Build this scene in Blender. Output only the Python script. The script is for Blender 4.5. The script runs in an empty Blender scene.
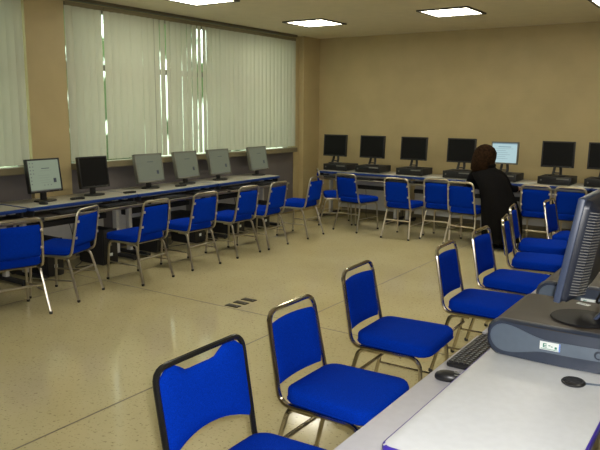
import bpy, bmesh, math, random
from mathutils import Vector, Matrix
random.seed(7)
C = bpy.context.scene.collection
PI = math.pi

# ------------------------------------------------------------------ materials
def nm(name):
    m = bpy.data.materials.new(name); m.use_nodes = True
    nt = m.node_tree; b = nt.nodes['Principled BSDF']
    return m, nt, b
def mat(name, col, rough=0.5, metal=0.0, noise=0.0, nscale=40.0, bump=0.0, spec=0.5, col2=None, coat=0.0):
    m, nt, b = nm(name)
    b.inputs['Base Color'].default_value = (*col, 1)
    b.inputs['Roughness'].default_value = rough
    b.inputs['Metallic'].default_value = metal
    b.inputs['Specular IOR Level'].default_value = spec
    b.inputs['Coat Weight'].default_value = coat
    tc = nt.nodes.new('ShaderNodeTexCoord')
    n = nt.nodes.new('ShaderNodeTexNoise'); n.inputs['Scale'].default_value = nscale
    n.inputs['Detail'].default_value = 4
    nt.links.new(tc.outputs['Object'], n.inputs['Vector'])
    r = nt.nodes.new('ShaderNodeValToRGB')
    c2 = col2 or tuple(max(0, c * (1 - noise)) for c in col)
    c1 = col if col2 else tuple(c * (1 + noise * .6) for c in col)
    r.color_ramp.elements[0].position = .35; r.color_ramp.elements[1].position = .65
    r.color_ramp.elements[0].color = (*c2, 1); r.color_ramp.elements[1].color = (*c1, 1)
    nt.links.new(n.outputs['Fac'], r.inputs['Fac'])
    nt.links.new(r.outputs['Color'], b.inputs['Base Color'])
    if bump:
        bp = nt.nodes.new('ShaderNodeBump'); bp.inputs['Strength'].default_value = bump
        bp.inputs['Distance'].default_value = .002
        nt.links.new(n.outputs['Fac'], bp.inputs['Height']); nt.links.new(bp.outputs['Normal'], b.inputs['Normal'])
    return m
def emis(name, col, s, base=None):
    m, nt, b = nm(name)
    b.inputs['Base Color'].default_value = (*(base or (.02, .02, .02)), 1)
    b.inputs['Roughness'].default_value = .35
    b.inputs['Emission Color'].default_value = (*col, 1)
    b.inputs['Emission Strength'].default_value = s
    return m

WALLC = (.46, .37, .185)
m_wall = mat('painted_block_wall', WALLC, .55, noise=.05, nscale=3)
# painted concrete blocks: faint mortar bump
nt = m_wall.node_tree; b = nt.nodes['Principled BSDF']
tc = nt.nodes.new('ShaderNodeTexCoord'); mp = nt.nodes.new('ShaderNodeMapping')
mp.inputs['Rotation'].default_value = (PI/2, 0, 0)
br = nt.nodes.new('ShaderNodeTexBrick'); br.inputs['Scale'].default_value = 1
br.inputs['Brick Width'].default_value = .4; br.inputs['Row Height'].default_value = .2; br.inputs['Mortar Size'].default_value = .006
br.inputs['Color1'].default_value = (1, 1, 1, 1); br.inputs['Color2'].default_value = (.95, .95, .95, 1); br.inputs['Mortar'].default_value = (.3, .3, .3, 1)
nt.links.new(tc.outputs['Object'], mp.inputs['Vector']); nt.links.new(mp.outputs['Vector'], br.inputs['Vector'])
bp = nt.nodes.new('ShaderNodeBump'); bp.inputs['Strength'].default_value = .25; bp.inputs['Distance'].default_value = .004
nt.links.new(br.outputs['Color'], bp.inputs['Height']); nt.links.new(bp.outputs['Normal'], b.inputs['Normal'])

m_ceil = mat('ceiling_paint', (.80, .73, .54), .8, noise=.03, nscale=6)
m_grey = mat('grey_lower_panel', (.145, .13, .125), .6, noise=.06, nscale=5)
m_ledge = mat('window_ledge_paint', (.20, .17, .095), .6, noise=.05, nscale=8)
m_rail = mat('blind_rail_metal', (.13, .11, .07), .5, noise=.05)
m_frame = mat('window_frame_metal', (.2, .19, .16), .4, metal=.5, noise=.05)
m_white = mat('white_laminate', (.56, .58, .60), .38, noise=.03, nscale=30)
m_shelf = mat('pale_shelf_laminate', (.50, .50, .55), .4, noise=.03, nscale=30)
m_ltop = mat('grey_laminate_top', (.52, .50, .43), .35, noise=.04, nscale=30)
m_blue_edge = mat('blue_edge_band', (.012, .05, .26), .35, noise=.05)
m_purple_edge = mat('violet_blue_edge_band', (.04, .02, .32), .35, noise=.05)
m_panel = mat('pale_grey_panel', (.58, .57, .54), .5, noise=.05, nscale=6)
m_dark = mat('dark_brown_shelf', (.035, .026, .022), .5, noise=.1, nscale=20)
m_black = mat('black_plastic', (.012, .012, .013), .38, noise=.1, nscale=60)
m_blackm = mat('black_matte', (.02, .02, .022), .6, noise=.1, nscale=60)
m_scr_off = mat('screen_glass_off', (.008, .008, .008), .5, noise=.02, spec=.12)
m_silver = mat('silver_bezel', (.16, .16, .13), .4, noise=.03, nscale=20)
m_steel = mat('chrome_tube', (.50, .46, .38), .34, metal=1.0, noise=.06, nscale=8)
m_chrome = mat('dark_chrome_tube', (.60, .55, .47), .16, metal=1.0, noise=.05, nscale=8)
m_beige = mat('beige_painted_tube', (.60, .53, .40), .35, metal=.75, noise=.05, nscale=8)
m_blkframe = mat('black_enamel_tube', (.012, .012, .012), .22, noise=.1, nscale=30)
m_tab = mat('bracket_metal', (.75, .72, .65), .3, metal=.8, noise=.03)
m_fabric = mat('blue_woven_fabric', (.001, .033, .41), .9, noise=.28, nscale=260, bump=.5, spec=.04)
m_rubber = mat('rubber_foot', (.03, .028, .025), .7, noise=.1)
m_pcbody = mat('pc_taupe_casing', (.055, .043, .032), .5, noise=.06, nscale=120)
m_pcface = mat('pc_navy_grey_face', (.032, .042, .066), .38, noise=.04, nscale=60)
m_pcblob = mat('pc_slate_inlay', (.105, .135, .175), .35, noise=.03, nscale=40)
m_monshell = mat('monitor_slate_shell', (.013, .017, .030), .4, noise=.05, nscale=80)
m_monedge = mat('monitor_blue_grey_bezel', (.038, .054, .10), .45, noise=.04, nscale=50)
m_vent = mat('vent_grey', (.17, .17, .165), .5, noise=.05)
m_label = mat('label_white', (.75, .8, .78), .4, noise=.02)
m_green = mat('print_green', (.03, .22, .14), .5, noise=.05)
m_lblue = mat('print_blue', (.1, .22, .65), .5, noise=.05)
m_key = mat('key_caps', (.018, .018, .021), .45, noise=.15, nscale=60)
m_keyl = mat('key_legend', (.16, .17, .2), .5, noise=.1)
m_coat = mat('black_coat_cloth', (.006, .0055, .006), .9, noise=.3, nscale=90, bump=.4, spec=.1)
m_coat2 = mat('satin_black_base', (.008, .008, .01), .5, noise=.1, spec=.15)
m_hair = mat('dark_brown_hair', (.026, .013, .006), .9, noise=.6, nscale=35, bump=.8, spec=.08)
m_skin = mat('skin', (.42, .23, .14), .5, noise=.05, nscale=20)
m_jean = mat('dark_trousers', (.01, .01, .013), .85, noise=.2, nscale=80)
m_doc = emis('screen_document_pale', (.56, .68, .48), .34)
m_doc2 = emis('screen_document_greyed', (.54, .60, .40), .20)
m_txt = emis('screen_dark_text', (.10, .14, .22), .15)
m_txt2 = emis('screen_faint_text', (.42, .46, .40), .22)
m_cyan = emis('screen_bright_blue_white', (.55, .78, .82), .75)
m_cyan2 = emis('screen_blue_text', (.25, .45, .60), .5)
m_lightp = emis('fluorescent_diffuser', (1.0, .94, .74), 13.0, (.8, .8, .8))
m_tube = emis('fluorescent_tube_glow', (1.0, .97, .86), 22.0, (.8, .8, .8))
m_lframe = mat('light_trim', (.05, .045, .035), .5, noise=.05)
m_paper = mat('paper', (.6, .6, .56), .7, noise=.02)
m_socket = mat('floor_socket_cover', (.045, .035, .02), .5, metal=.3, noise=.2)

# terrazzo floor
m_floor, nt, b = nm('terrazzo_floor')
tc = nt.nodes.new('ShaderNodeTexCoord')
def ramp(src, p0, c0, p1, c1):
    r = nt.nodes.new('ShaderNodeValToRGB'); r.color_ramp.elements[0].position = p0; r.color_ramp.elements[1].position = p1
    r.color_ramp.elements[0].color = (*c0, 1); r.color_ramp.elements[1].color = (*c1, 1); nt.links.new(src, r.inputs['Fac']); return r.outputs['Color']
n1 = nt.nodes.new('ShaderNodeTexNoise'); n1.inputs['Scale'].default_value = 1.2; n1.inputs['Detail'].default_value = 3
v1 = nt.nodes.new('ShaderNodeTexVoronoi'); v1.inputs['Scale'].default_value = 110
n2 = nt.nodes.new('ShaderNodeTexNoise'); n2.inputs['Scale'].default_value = 48; n2.inputs['Detail'].default_value = 5
for n in (n1, v1, n2): nt.links.new(tc.outputs['Object'], n.inputs['Vector'])
cbase = ramp(n1.outputs['Fac'], .3, (.52, .455, .25), .7, (.58, .515, .305))
chip = ramp(v1.outputs['Color'], .10, (.72, .70, .60), .18, (1, 1, 1))
spk = ramp(n2.outputs['Fac'], .33, (.25, .22, .18), .39, (1, 1, 1))
mx = nt.nodes.new('ShaderNodeMixRGB'); mx.blend_type = 'MULTIPLY'; mx.inputs['Fac'].default_value = .5
nt.links.new(cbase, mx.inputs['Color1']); nt.links.new(chip, mx.inputs['Color2'])
mx2 = nt.nodes.new('ShaderNodeMixRGB'); mx2.blend_type = 'MULTIPLY'; mx2.inputs['Fac'].default_value = .5
nt.links.new(mx.outputs['Color'], mx2.inputs['Color1']); nt.links.new(spk, mx2.inputs['Color2'])
nt.links.new(mx2.outputs['Color'], b.inputs['Base Color'])
b.inputs['Roughness'].default_value = .11; b.inputs['Specular IOR Level'].default_value = .32
m_joint = mat('floor_joint_strip', (.17, .145, .09), .5, noise=.05)

# translucent blind cloth
m_blind, nt, b = nm('vertical_blind_cloth')
b.inputs['Base Color'].default_value = (.53, .525, .42, 1); b.inputs['Roughness'].default_value = .7
tr = nt.nodes.new('ShaderNodeBsdfTranslucent'); tr.inputs['Color'].default_value = (.62, .63, .5, 1)
ms = nt.nodes.new('ShaderNodeMixShader'); ms.inputs['Fac'].default_value = .20
wv = nt.nodes.new('ShaderNodeTexNoise'); wv.inputs['Scale'].default_value = 90
bp = nt.nodes.new('ShaderNodeBump'); bp.inputs['Strength'].default_value = .2; bp.inputs['Distance'].default_value = .001
nt.links.new(wv.outputs['Fac'], bp.inputs['Height']); nt.links.new(bp.outputs['Normal'], b.inputs['Normal'])
nt.links.new(b.outputs['BSDF'], ms.inputs[1]); nt.links.new(tr.outputs['BSDF'], ms.inputs[2])
nt.links.new(ms.outputs['Shader'], nt.nodes['Material Output'].inputs['Surface'])

m_glass, nt, b = nm('window_glass')
b.inputs['Base Color'].default_value = (.9, .95, .92, 1); b.inputs['Roughness'].default_value = .05
tp = nt.nodes.new('ShaderNodeBsdfTransparent'); tp.inputs['Color'].default_value = (.85, .92, .88, 1)
ms = nt.nodes.new('ShaderNodeMixShader'); ms.inputs['Fac'].default_value = .92
nt.links.new(b.outputs['BSDF'], ms.inputs[1]); nt.links.new(tp.outputs['BSDF'], ms.inputs[2])
nt.links.new(ms.outputs['Shader'], nt.nodes['Material Output'].inputs['Surface'])

# ------------------------------------------------------------------ mesh helpers
def box(bm, x0, x1, y0, y1, z0, z1, bev=0.0, mi=0, M=None, seg=2):
    t = bmesh.new()
    bmesh.ops.create_cube(t, size=1)
    for v in t.verts:
        v.co = Vector(((x0 + x1) / 2 + v.co.x * (x1 - x0), (y0 + y1) / 2 + v.co.y * (y1 - y0), (z0 + z1) / 2 + v.co.z * (z1 - z0)))
    if bev: bmesh.ops.bevel(t, geom=list(t.edges), offset=bev, segments=seg, affect='EDGES', profile=.5)
    merge(bm, t, mi, M)
def merge(bm, t, mi=0, M=None):
    mp_ = {}
    for v in t.verts: mp_[v] = bm.verts.new(M @ v.co if M else v.co)
    for f in t.faces:
        try:
            g = bm.faces.new([mp_[v] for v in f.verts]); g.material_index = mi if mi else f.material_index
        except ValueError: pass
    t.free()
def fillet(pts, r):
    pts = [Vector(p) for p in pts]; out = [pts[0]]
    for i in range(1, len(pts) - 1):
        a, p, c = pts[i - 1], pts[i], pts[i + 1]
        rr = r[i - 1] if isinstance(r, (list, tuple)) else r
        d1 = (a - p); d2 = (c - p); k = min(rr, d1.length * .48, d2.length * .48)
        s = p + d1.normalized() * k; e = p + d2.normalized() * k
        for j in range(6):
            t = j / 5; out.append(s.lerp(p, t).lerp(p.lerp(e, t), t))
    out.append(pts[-1]); return out
def tube(bm, pts, rad, n=8, mi=0, caps=True, M=None):
    pts = [Vector(p) for p in pts]
    rads = rad if isinstance(rad, (list, tuple)) else [rad] * len(pts)
    T = []
    for i in range(len(pts)):
        a = pts[max(0, i - 1)]; c = pts[min(len(pts) - 1, i + 1)]; T.append((c - a).normalized())
    up = Vector((0, 0, 1)) if abs(T[0].z) < .9 else Vector((1, 0, 0))
    N = T[0].cross(up).normalized(); rings = []
    for i, p in enumerate(pts):
        N = (N - T[i] * N.dot(T[i])).normalized(); B = T[i].cross(N)
        ring = []
        for k in range(n):
            a = 2 * PI * k / n; co = p + (N * math.cos(a) + B * math.sin(a)) * rads[i]
            ring.append(bm.verts.new(M @ co if M else co))
        rings.append(ring)
    for i in range(len(rings) - 1):
        for k in range(n):
            f = bm.faces.new([rings[i][k], rings[i][(k + 1) % n], rings[i + 1][(k + 1) % n], rings[i + 1][k]]); f.material_index = mi
    if caps:
        f = bm.faces.new(rings[0][::-1]); f.material_index = mi
        f = bm.faces.new(rings[-1]); f.material_index = mi
def rrect(w, d, r, n=5):
    out = []
    for cx, cy, a0 in ((w/2 - r, d/2 - r, 0), (-w/2 + r, d/2 - r, PI/2), (-w/2 + r, -d/2 + r, PI), (w/2 - r, -d/2 + r, 1.5 * PI)):
        for k in range(n):
            a = a0 + PI/2 * k / (n - 1); out.append((cx + r * math.cos(a), cy + r * math.sin(a)))
    return out
def rings(bm, rs, mi=0, M=None, capb=True, capt=True):
    L = []
    for ring in rs: L.append([bm.verts.new(M @ Vector(p) if M else Vector(p)) for p in ring])
    n = len(L[0])
    for i in range(len(L) - 1):
        for k in range(n):
            f = bm.faces.new([L[i][k], L[i][(k + 1) % n], L[i + 1][(k + 1) % n], L[i + 1][k]]); f.material_index = mi
    if capb: f = bm.faces.new(L[0][::-1]); f.material_index = mi
    if capt: f = bm.faces.new(L[-1]); f.material_index = mi
def cushion(bm, w, d, h, r, cx=0, cy=0, z0=0, edge=.014, dome=.012, shape=None, M=None):
    prof = [(edge, 0), (edge * .3, edge * .3), (0, edge), (0, h - edge), (edge * .3, h - edge * .3), (edge, h), (edge * 3.2, h + dome * .5), (min(w, d) * .32, h + dome)]
    rs = []
    for ins, z in prof:
        rr = max(r - ins, .012) if ins < r else .012
        ring = []
        for x, y in rrect(w - 2 * ins, d - 2 * ins, min(rr, (min(w, d) - 2 * ins) * .49)):
            if shape: x, y, zz = shape(x, y, z)
            else: zz = z
            ring.append((cx + x, cy + y, z0 + zz))
        rs.append(ring)
    rings(bm, rs, M=M)
def disc(bm, cx, cy, z0, z1, r, n=20, mi=0, M=None, sx=1, sy=1, edge=.004):
    rs = []
    for rr, z in ((r - edge, z0), (r, z0 + edge), (r, z1 - edge), (r - edge, z1)):
        rs.append([(cx + sx * rr * math.cos(2*PI*k/n), cy + sy * rr * math.sin(2*PI*k/n), z) for k in range(n)])
    rings(bm, rs, mi, M)
def obj(name, bm, mats, parent=None, smooth=True, ang=40):
    me = bpy.data.meshes.new(name)
    bmesh.ops.recalc_face_normals(bm, faces=list(bm.faces))
    bm.to_mesh(me); bm.free()
    for m in (mats if isinstance(mats, (list, tuple)) else [mats]): me.materials.append(m)
    if smooth:
        for p in me.polygons: p.use_smooth = True
        me.set_sharp_from_angle(angle=math.radians(ang))
    o = bpy.data.objects.new(name, me); C.objects.link(o)
    if parent: o.parent = parent
    return o
def B(): return bmesh.new()
def tag(o, label, cat, group=None):
    o['label'] = label; o['category'] = cat
    if group: o['group'] = group
    return o
def thing(name, label, cat, loc=(0, 0, 0), rz=0, group=None):
    o = bpy.data.objects.new(name, None); C.objects.link(o); o.empty_display_size = .1
    o.location = loc; o.rotation_euler = (0, 0, rz); tag(o, label, cat, group); return o
def struct(name, bm, m, parent=None, smooth=False):
    o = obj(name, bm, m, parent, smooth)
    if parent is None: o['kind'] = 'structure'
    return o
def dup(root, loc, rz, label, group=None):
    def cp(o, par):
        c = o.copy(); C.objects.link(c)
        if par: c.parent = par
        for ch in o.children: cp(ch, c)
        return c
    kids = list(root.children)
    r = root.copy(); C.objects.link(r)
    for ch in kids: cp(ch, r)
    r.location = loc; r.rotation_euler = (0, 0, rz); r['label'] = label
    if group: r['group'] = group
    return r

# ------------------------------------------------------------------ room
XW, YB, XR, YN, H = -6.49, 10.10, 3.2, -2.6, 2.95
bm = B(); box(bm, XW - .3, XR + .15, YN - .15, YB + .15, -.12, 0); struct('floor', bm, m_floor)
bm = B(); box(bm, XW - .3, XR + .15, YN - .15, YB + .15, H, H + .12); struct('ceiling', bm, m_ceil)
bm = B(); box(bm, XW - .3, XR + .15, YB, YB + .15, 0, H); struct('wall_back', bm, m_wall)
bm = B(); box(bm, XR, XR + .15, YN, YB, 0, H); struct('wall_right', bm, m_wall)
bm = B(); box(bm, XW - .3, XR, YN - .15, YN, 0, H); struct('wall_front', bm, m_wall)
# left wall with two window openings
LB = 1.04
bm = B()
box(bm, XW - .2, XW, YN, YB, 0, LB)
box(bm, XW - .2, XW, YN, YB, 2.90, H)
for y0, y1 in ((YN, -.2), (4.42, 4.90), (9.40, YB)):
    box(bm, XW - .2, XW, y0, y1, LB, 2.90)
struct('wall_left', bm, m_wall)
bm = B(); box(bm, XW - .2, XW + .05, 4.40, 4.89, 0, H); struct('trim_1', bm, m_wall)          # pier between the windows
bm = B(); box(bm, XW - .05, XW + .09, 9.60, YB + .02, 0, H, .004); struct('trim_2', bm, m_wall)  # column in the corner
bm = B(); box(bm, XW, XW + .012, 9.42, 9.57, 0, H, .002); struct('trim_3', bm, m_wall)
bm = B()
for y0, y1 in ((YN + .02, 4.38), (4.91, 9.40)): box(bm, XW, XW + .02, y0, y1, .02, LB - .005)
struct('trim_4', bm, m_grey)
k = 0
for y0, y1 in ((-.2, 4.40), (4.89, 9.40)):
    k += 1
    w = B(); box(w, XW - .14, XW - .10, y0, y1, LB, LB + .06); box(w, XW - .14, XW - .10, y0, y1, 2.84, 2.90)
    nb = 3
    for i in range(nb + 1):
        yy = y0 + (y1 - y0 - .06) * i / nb; box(w, XW - .14, XW - .10, yy, yy + .06, LB, 2.90)
    box(w, XW - .14, XW - .10, y0, y1, 2.18, 2.25)
    wo = struct('window_%d' % k, w, m_frame)
    g = B(); box(g, XW - .124, XW - .118, y0 + .02, y1 - .02, LB + .02, 2.88); obj('pane', g, m_glass, wo, False)
    l = B(); box(l, XW - .02, XW + .12, y0 + .01, y1 - .01, LB, LB + .075, .006); struct('trim_%d' % (4 + k), l, m_ledge)
bm = B(); box(bm, XW, XW + .085, YN, 9.42, 2.915, 2.95, .004); struct('trim_7', bm, m_rail)
bm = B(); box(bm, -5.9, XR, YB - .012, YB, 0, .10, .003); struct('baseboard_back', bm, m_ledge)
bm = B(); box(bm, -3.0, -2.988, YN, YB, 0, .0006); box(bm, -5.4, -5.388, YN, YB, 0, .0006); box(bm, -.6, -.588, YN, YB, 0, .0006)
box(bm, XW, XR, 4.405, 4.417, 0, .0006); box(bm, XW, XR, 9.2, 9.212, 0, .0006); box(bm, XW, XR, -.4, -.388, 0, .0006)
struct('trim_8', bm, m_joint)

# blinds
def blind(y0, y1, label, openf):
    t = thing('vertical_blind', label, 'blind', (XW + .06, (y0 + y1) / 2, LB + .08), 0, 'vertical blinds along the window wall')
    ym = (y0 + y1) / 2
    r = B(); box(r, -.022, .022, y0 - ym, y1 - ym, 1.73, 1.775, .004); obj('headrail', r, m_ledge, t)
    s = B(); y = y0 + .053; i = 0
    while y < y1 - .03:
        a = math.radians(openf(y)); w = .053; sag = random.uniform(-.006, .006); z1 = 1.735; z0 = .012 + random.uniform(0, .006)
        cols = []
        for q in range(4):
            u = -w + 2 * w * q / 3; bow = .018 * (1 - (u / w) ** 2)
            dy = u * math.cos(a) - bow * math.sin(a); dx = u * math.sin(a) + bow * math.cos(a)
            cols.append((s.verts.new((dx, y - ym + dy + sag, z0)), s.verts.new((dx, y - ym + dy, z1))))
        for q in range(3): s.faces.new([cols[q][0], cols[q + 1][0], cols[q + 1][1], cols[q][1]])
        y += .099
    obj('slats', s, m_blind, t)
    c = B(); tube(c, [(-.0, y0 - ym + .02, 1.73), (.0, y0 - ym + .02, .25)], .003, 6); obj('wand', c, m_ledge, t)
    return t
blind(.0, 4.39, 'pale vertical slat blind left of the tan pier', lambda y: 9 + random.uniform(-9, 9))
blind(4.89, 5.415, 'narrow pale vertical slat blind just right of the tan pier', lambda y: 9 + random.uniform(-9, 9))
blind(5.425, 9.38, 'long pale vertical slat blind covering the large window', lambda y: random.choice((-15, -9, -4, 6)) if 5.95 < y < 7.5 else 10 + random.uniform(-13, 13))

# ceiling lights
first = None
LT = []
for (x, y, lab) in ((-5.3, 8.22, 'square ceiling light nearest the far corner above the window wall'),
                    (-3.27, 8.20, 'square ceiling light in the centre of the photo before the back wall'),
                    (-1.33, 8.38, 'square ceiling light cut by the right edge of the photo'),
                    (-5.3, 5.82, 'square ceiling light above the blinds at the top edge of the photo'),
                    (-3.27, 5.80, 'square ceiling light out of view above the middle of the floor'),
                    (-1.30, 5.80, 'square ceiling light out of view above the right hand desks'),
                    (-3.27, 3.2, 'square ceiling light out of view over the near floor'),
                    (1.1, 2.2, 'square ceiling light out of view close to the camera')):
    if first is None:
        t = thing('ceiling_light', lab, 'ceiling light', (x, y, H), 0, 'square fluorescent ceiling lights')
        f = B()
        for a in ((-.33, .33, -.33, -.30), (-.33, .33, .30, .33), (-.33, -.30, -.30, .30), (.30, .33, -.30, .30)): box(f, *a, -.018, .002, .003)
        obj('frame', f, m_lframe, t)
        d = B(); box(d, -.30, .30, -.30, .30, -.008, .0); dd = obj('diffuser', d, m_lightp, t)
        g = B()
        for xx in (-.15, .15): box(g, xx - .035, xx + .035, -.27, .27, -.0095, -.0082)
        obj('glowing_tube', g, m_tube, dd)
        first = t
    else: dup(first, (x, y, H), 0, lab)

# ------------------------------------------------------------------ chairs
def make_chair(tube_m, label, group, notch=False, wid=.40, top=.835, tw=.018, dz=.012):
    t = thing('stacking_chair', label, 'chair', (0, 0, 0), 0, group)
    R_ = .0122; hw = wid / 2; lean = .068
    zr = .398 + dz
    def hz(z): return hw - tw * max(0, (z - .42) / .41)
    def up(z): return -.205 - lean * (z - .42) / .41
    # back frame: loop plus the rails below the seat
    f = B()
    pts = [(-hw, .06, zr), (-hw, -.195, zr), (-hz(top), up(top), top), (hz(top), up(top), top), (hw, -.195, zr), (hw, .06, zr)]
    tube(f, fillet(pts, [.06, .062, .062, .06]), R_, 8); obj('back_frame', f, tube_m, t)
    for s in (-1, 1):
        l = B(); tube(l, fillet([(s * hw, .06, zr), (s * hw, .215, zr), (s * (hw + .012), .24, .012)], .07), R_, 8)
        lo = obj('leg', l, tube_m, t); r = B(); disc(r, s * (hw + .0125), .2405, 0, .024, .0145, 10); obj('rubber_foot', r, m_rubber, lo)
        l = B(); tube(l, fillet([(s * (hw - .012), -.03, zr - .015), (s * (hw - .012), -.155, zr - .015), (s * (hw + .018), -.262, .012)], .045), R_, 8)
        lo = obj('leg', l, tube_m, t); r = B(); disc(r, s * (hw + .0185), -.2625, 0, .024, .0145, 10); obj('rubber_foot', r, m_rubber, lo)
        st = B(); tube(st, [(s * (hw + .005), .232, .19), (s * (hw + .008), -.2, .19)], .007, 6); obj('stretcher', st, tube_m, t)
    st = B(); tube(st, [(-hw + .004, -.185, .25), (hw - .004, -.185, .25)], .0105, 8); obj('stretcher', st, tube_m, t)
    st = B(); tube(st, [(-hw, .10, zr - .01), (hw, .10, zr - .01)], .0085, 6); obj('seat_rail', st, tube_m, t)
    st = B(); tube(st, [(-hw, -.11, zr - .012), (hw, -.11, zr - .012)], .0085, 6); obj('seat_rail', st, tube_m, t)
    # seat
    s = B()
    def shp(x, y, z):
        k = 1 + .055 * (y / .23)
        zz = z + (-.010 * (max(0, y - .13) / .1) ** 2 if z > .02 else 0)
        return x * k, y + .012 * math.cos(x / .25 * 1.2), zz
    cushion(s, wid + .035, .45, .068, .075, 0, .035, zr + .011, .016, .014, shp)
    so = obj('seat', s, m_fabric, t, True, 80)
    u = B(); cushion(u, wid - .02, .40, .012, .05, 0, .035, zr + .002, .003, 0); obj('seat_base', u, m_blackm, t)
    pp = B(); base = rrect(wid + .037, .452, .075, 5); path = []
    for x, y in base:
        X, Y, Z = shp(x, y, .0); path.append((X, Y + .035, zr + .026))
    path.append(path[0]); tube(pp, path, .0028, 5, caps=False); obj('piping', pp, m_fabric, so)
    # backrest: curved padded panel
    p = B(); N = 14; Mz = 10
    zb, zt = (.505, top - (.014 if notch else .052)); pg = (.008 if notch else .012)
    def back_pt(i, j, side):
        u_ = -1 + 2 * i / N; v = j / Mz
        lo = zb + (.045 * (1 - u_ * u_) if notch else .012 * (u_ * u_ - 1) * -1 * .0)
        hi = zt
        if notch:
            q = max(0, 1 - (abs(u_) / .62) ** 6); hi = zt - .038 * q
        else: hi = zt - .004 * u_ * u_
        z = lo + (hi - lo) * v
        pw = hz(z) - pg; x = u_ * pw
        # round corners
        e = min(v, 1 - v) * (hi - lo); r_ = .012 if (not notch or v < .5) else .04
        if e < r_: x = u_ * (pw - (r_ - math.sqrt(max(0, r_ * r_ - (r_ - e) ** 2))))
        edge = max(abs(u_) ** 6, abs(2 * v - 1) ** 8)
        th = .017 * (1 - .75 * edge)
        y = up(z) - .018 * (1 - u_ * u_) + .003
        return (x, y + side * th, z)
    G = {}
    for sd in (-1, 1):
        for i in range(N + 1):
            for j in range(Mz + 1): G[sd, i, j] = p.verts.new(back_pt(i, j, sd))
        for i in range(N):
            for j in range(Mz):
                p.faces.new([G[sd, i, j], G[sd, i + 1, j], G[sd, i + 1, j + 1], G[sd, i, j + 1]])
    for i in range(N):
        for j in (0, Mz): p.faces.new([G[-1, i, j], G[-1, i + 1, j], G[1, i + 1, j], G[1, i, j]])
    for j in range(Mz):
        for i in (0, N): p.faces.new([G[-1, i, j], G[-1, i, j + 1], G[1, i, j + 1], G[1, i, j]])
    obj('backrest', p, m_fabric, t, True, 65)
    for sx in (-1, 1):
        for z in (.585, .735):
            if notch or tube_m is m_chrome: continue
            q = B(); box(q, sx * hz(z) - .020 * (sx > 0) - .003, sx * hz(z) + .020 * (sx < 0) + .003, up(z) - .019, up(z) - .011, z - .012, z + .012, .003)
            obj('bracket', q, m_tab, t)
    return t

GL = 'blue chairs drawn up to the window desks'; GB = 'blue chairs along the back wall desks'; GR = 'blue chairs along the right hand desks'
def rot(d): return math.radians(d)
c_steel = make_chair(m_steel, 'blue padded chair at the left edge of the photo, cut by the frame', GL)
c_steel.location = (-4.72 - .0, 3.26, 0); c_steel.rotation_euler = (0, 0, 0)
row_l = [(-5.14, 3.24, 90 - 14, None), (-5.25, 3.86, 90 + 21, 'blue padded chair turned sideways before the black tower computer, second from the left'),
         (-5.15, 4.69, 90 + 2, 'blue padded chair before the first silver monitor, third from the left edge'),
         (-5.17, 5.46, 90 - 2, 'blue padded chair before the second silver monitor, fourth from the left edge'),
         (-5.18, 6.22, 90, 'blue padded chair before the third silver monitor, fifth from the left edge'),
         (-5.18, 6.82, 90 + 2, 'blue padded chair before the last silver monitor, sixth from the left edge'),
         (-5.18, 7.70, 90 + 3, 'blue padded chair standing beyond the end of the window desks, facing the window wall')]
for i, (x, y, r, lab) in enumerate(row_l):
    if i == 0: c_steel.location = (x, y, 0); c_steel.rotation_euler = (0, 0, rot(r))
    else: dup(c_steel, (x, y, 0), rot(r), lab, GL)
c_beige = make_chair(m_beige, 'blue pale-framed chair before the third black monitor on the back wall', GB, wid=.375, tw=.012)
c_beige.location = (-3.95, 8.46, 0)
row_b = [(c_steel, -5.30, 8.86, -54, 'blue padded chair in the corner, turned sideways and mostly hidden behind another chair'),
         (c_steel, -4.76, 8.58, -10, 'blue chair turned slightly right, before the second black monitor on the back wall'),
         (c_beige, -3.48, 8.70, 2, 'blue chair with pale tube frame two places left of the seated person in black'),
         (c_beige, -3.045, 8.52, -5, 'blue chair with pale tube frame directly left of the seated person in black'),
         (c_beige, -2.19, 8.74, 2, 'blue chair with pale tube frame directly right of the seated person in black'),
         (c_beige, -1.77, 8.74, 0, 'blue chair with pale tube frame partly hidden behind the large near monitor')]
for src, x, y, r, lab in row_b: dup(src, (x, y, 0), rot(r), lab, GB)
c_near = make_chair(m_blkframe, 'blue chair with black frame and scooped handle gap, nearest the camera', GR, notch=True, wid=.475, top=.832, tw=-.004, dz=-.03)
c_near.location = (-1.38, 1.795, 0); c_near.rotation_euler = (0, 0, rot(-90))
c_chr = make_chair(m_chrome, 'blue chair with chrome frame, second nearest the camera at the white desk', GR, dz=.028)
c_chr.location = (-1.46, 2.51, 0); c_chr.rotation_euler = (0, 0, rot(-90))
row_r = [(-1.58, 3.37, -88, 'blue chair with chrome frame, third along the white desk, beside the keyboard'),
         (-1.40, 4.28, -88, 'blue chair with chrome frame, fourth along the white desk'),
         (-1.41, 5.00, -91, 'blue chair with chrome frame, fifth along the white desk'),
         (-1.45, 5.78, -80, 'blue chair with back seen almost edge on, sixth along the white desk'),
         (-1.60, 6.50, -81, 'blue chair with back seen almost edge on, seventh along the white desk'),
         (-1.42, 7.12, -92, 'blue chair farthest along the white desk, beside the large near monitor')]
for x, y, r, lab in row_r: dup(c_chr, (x, y, 0), rot(r), lab, GR)

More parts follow.
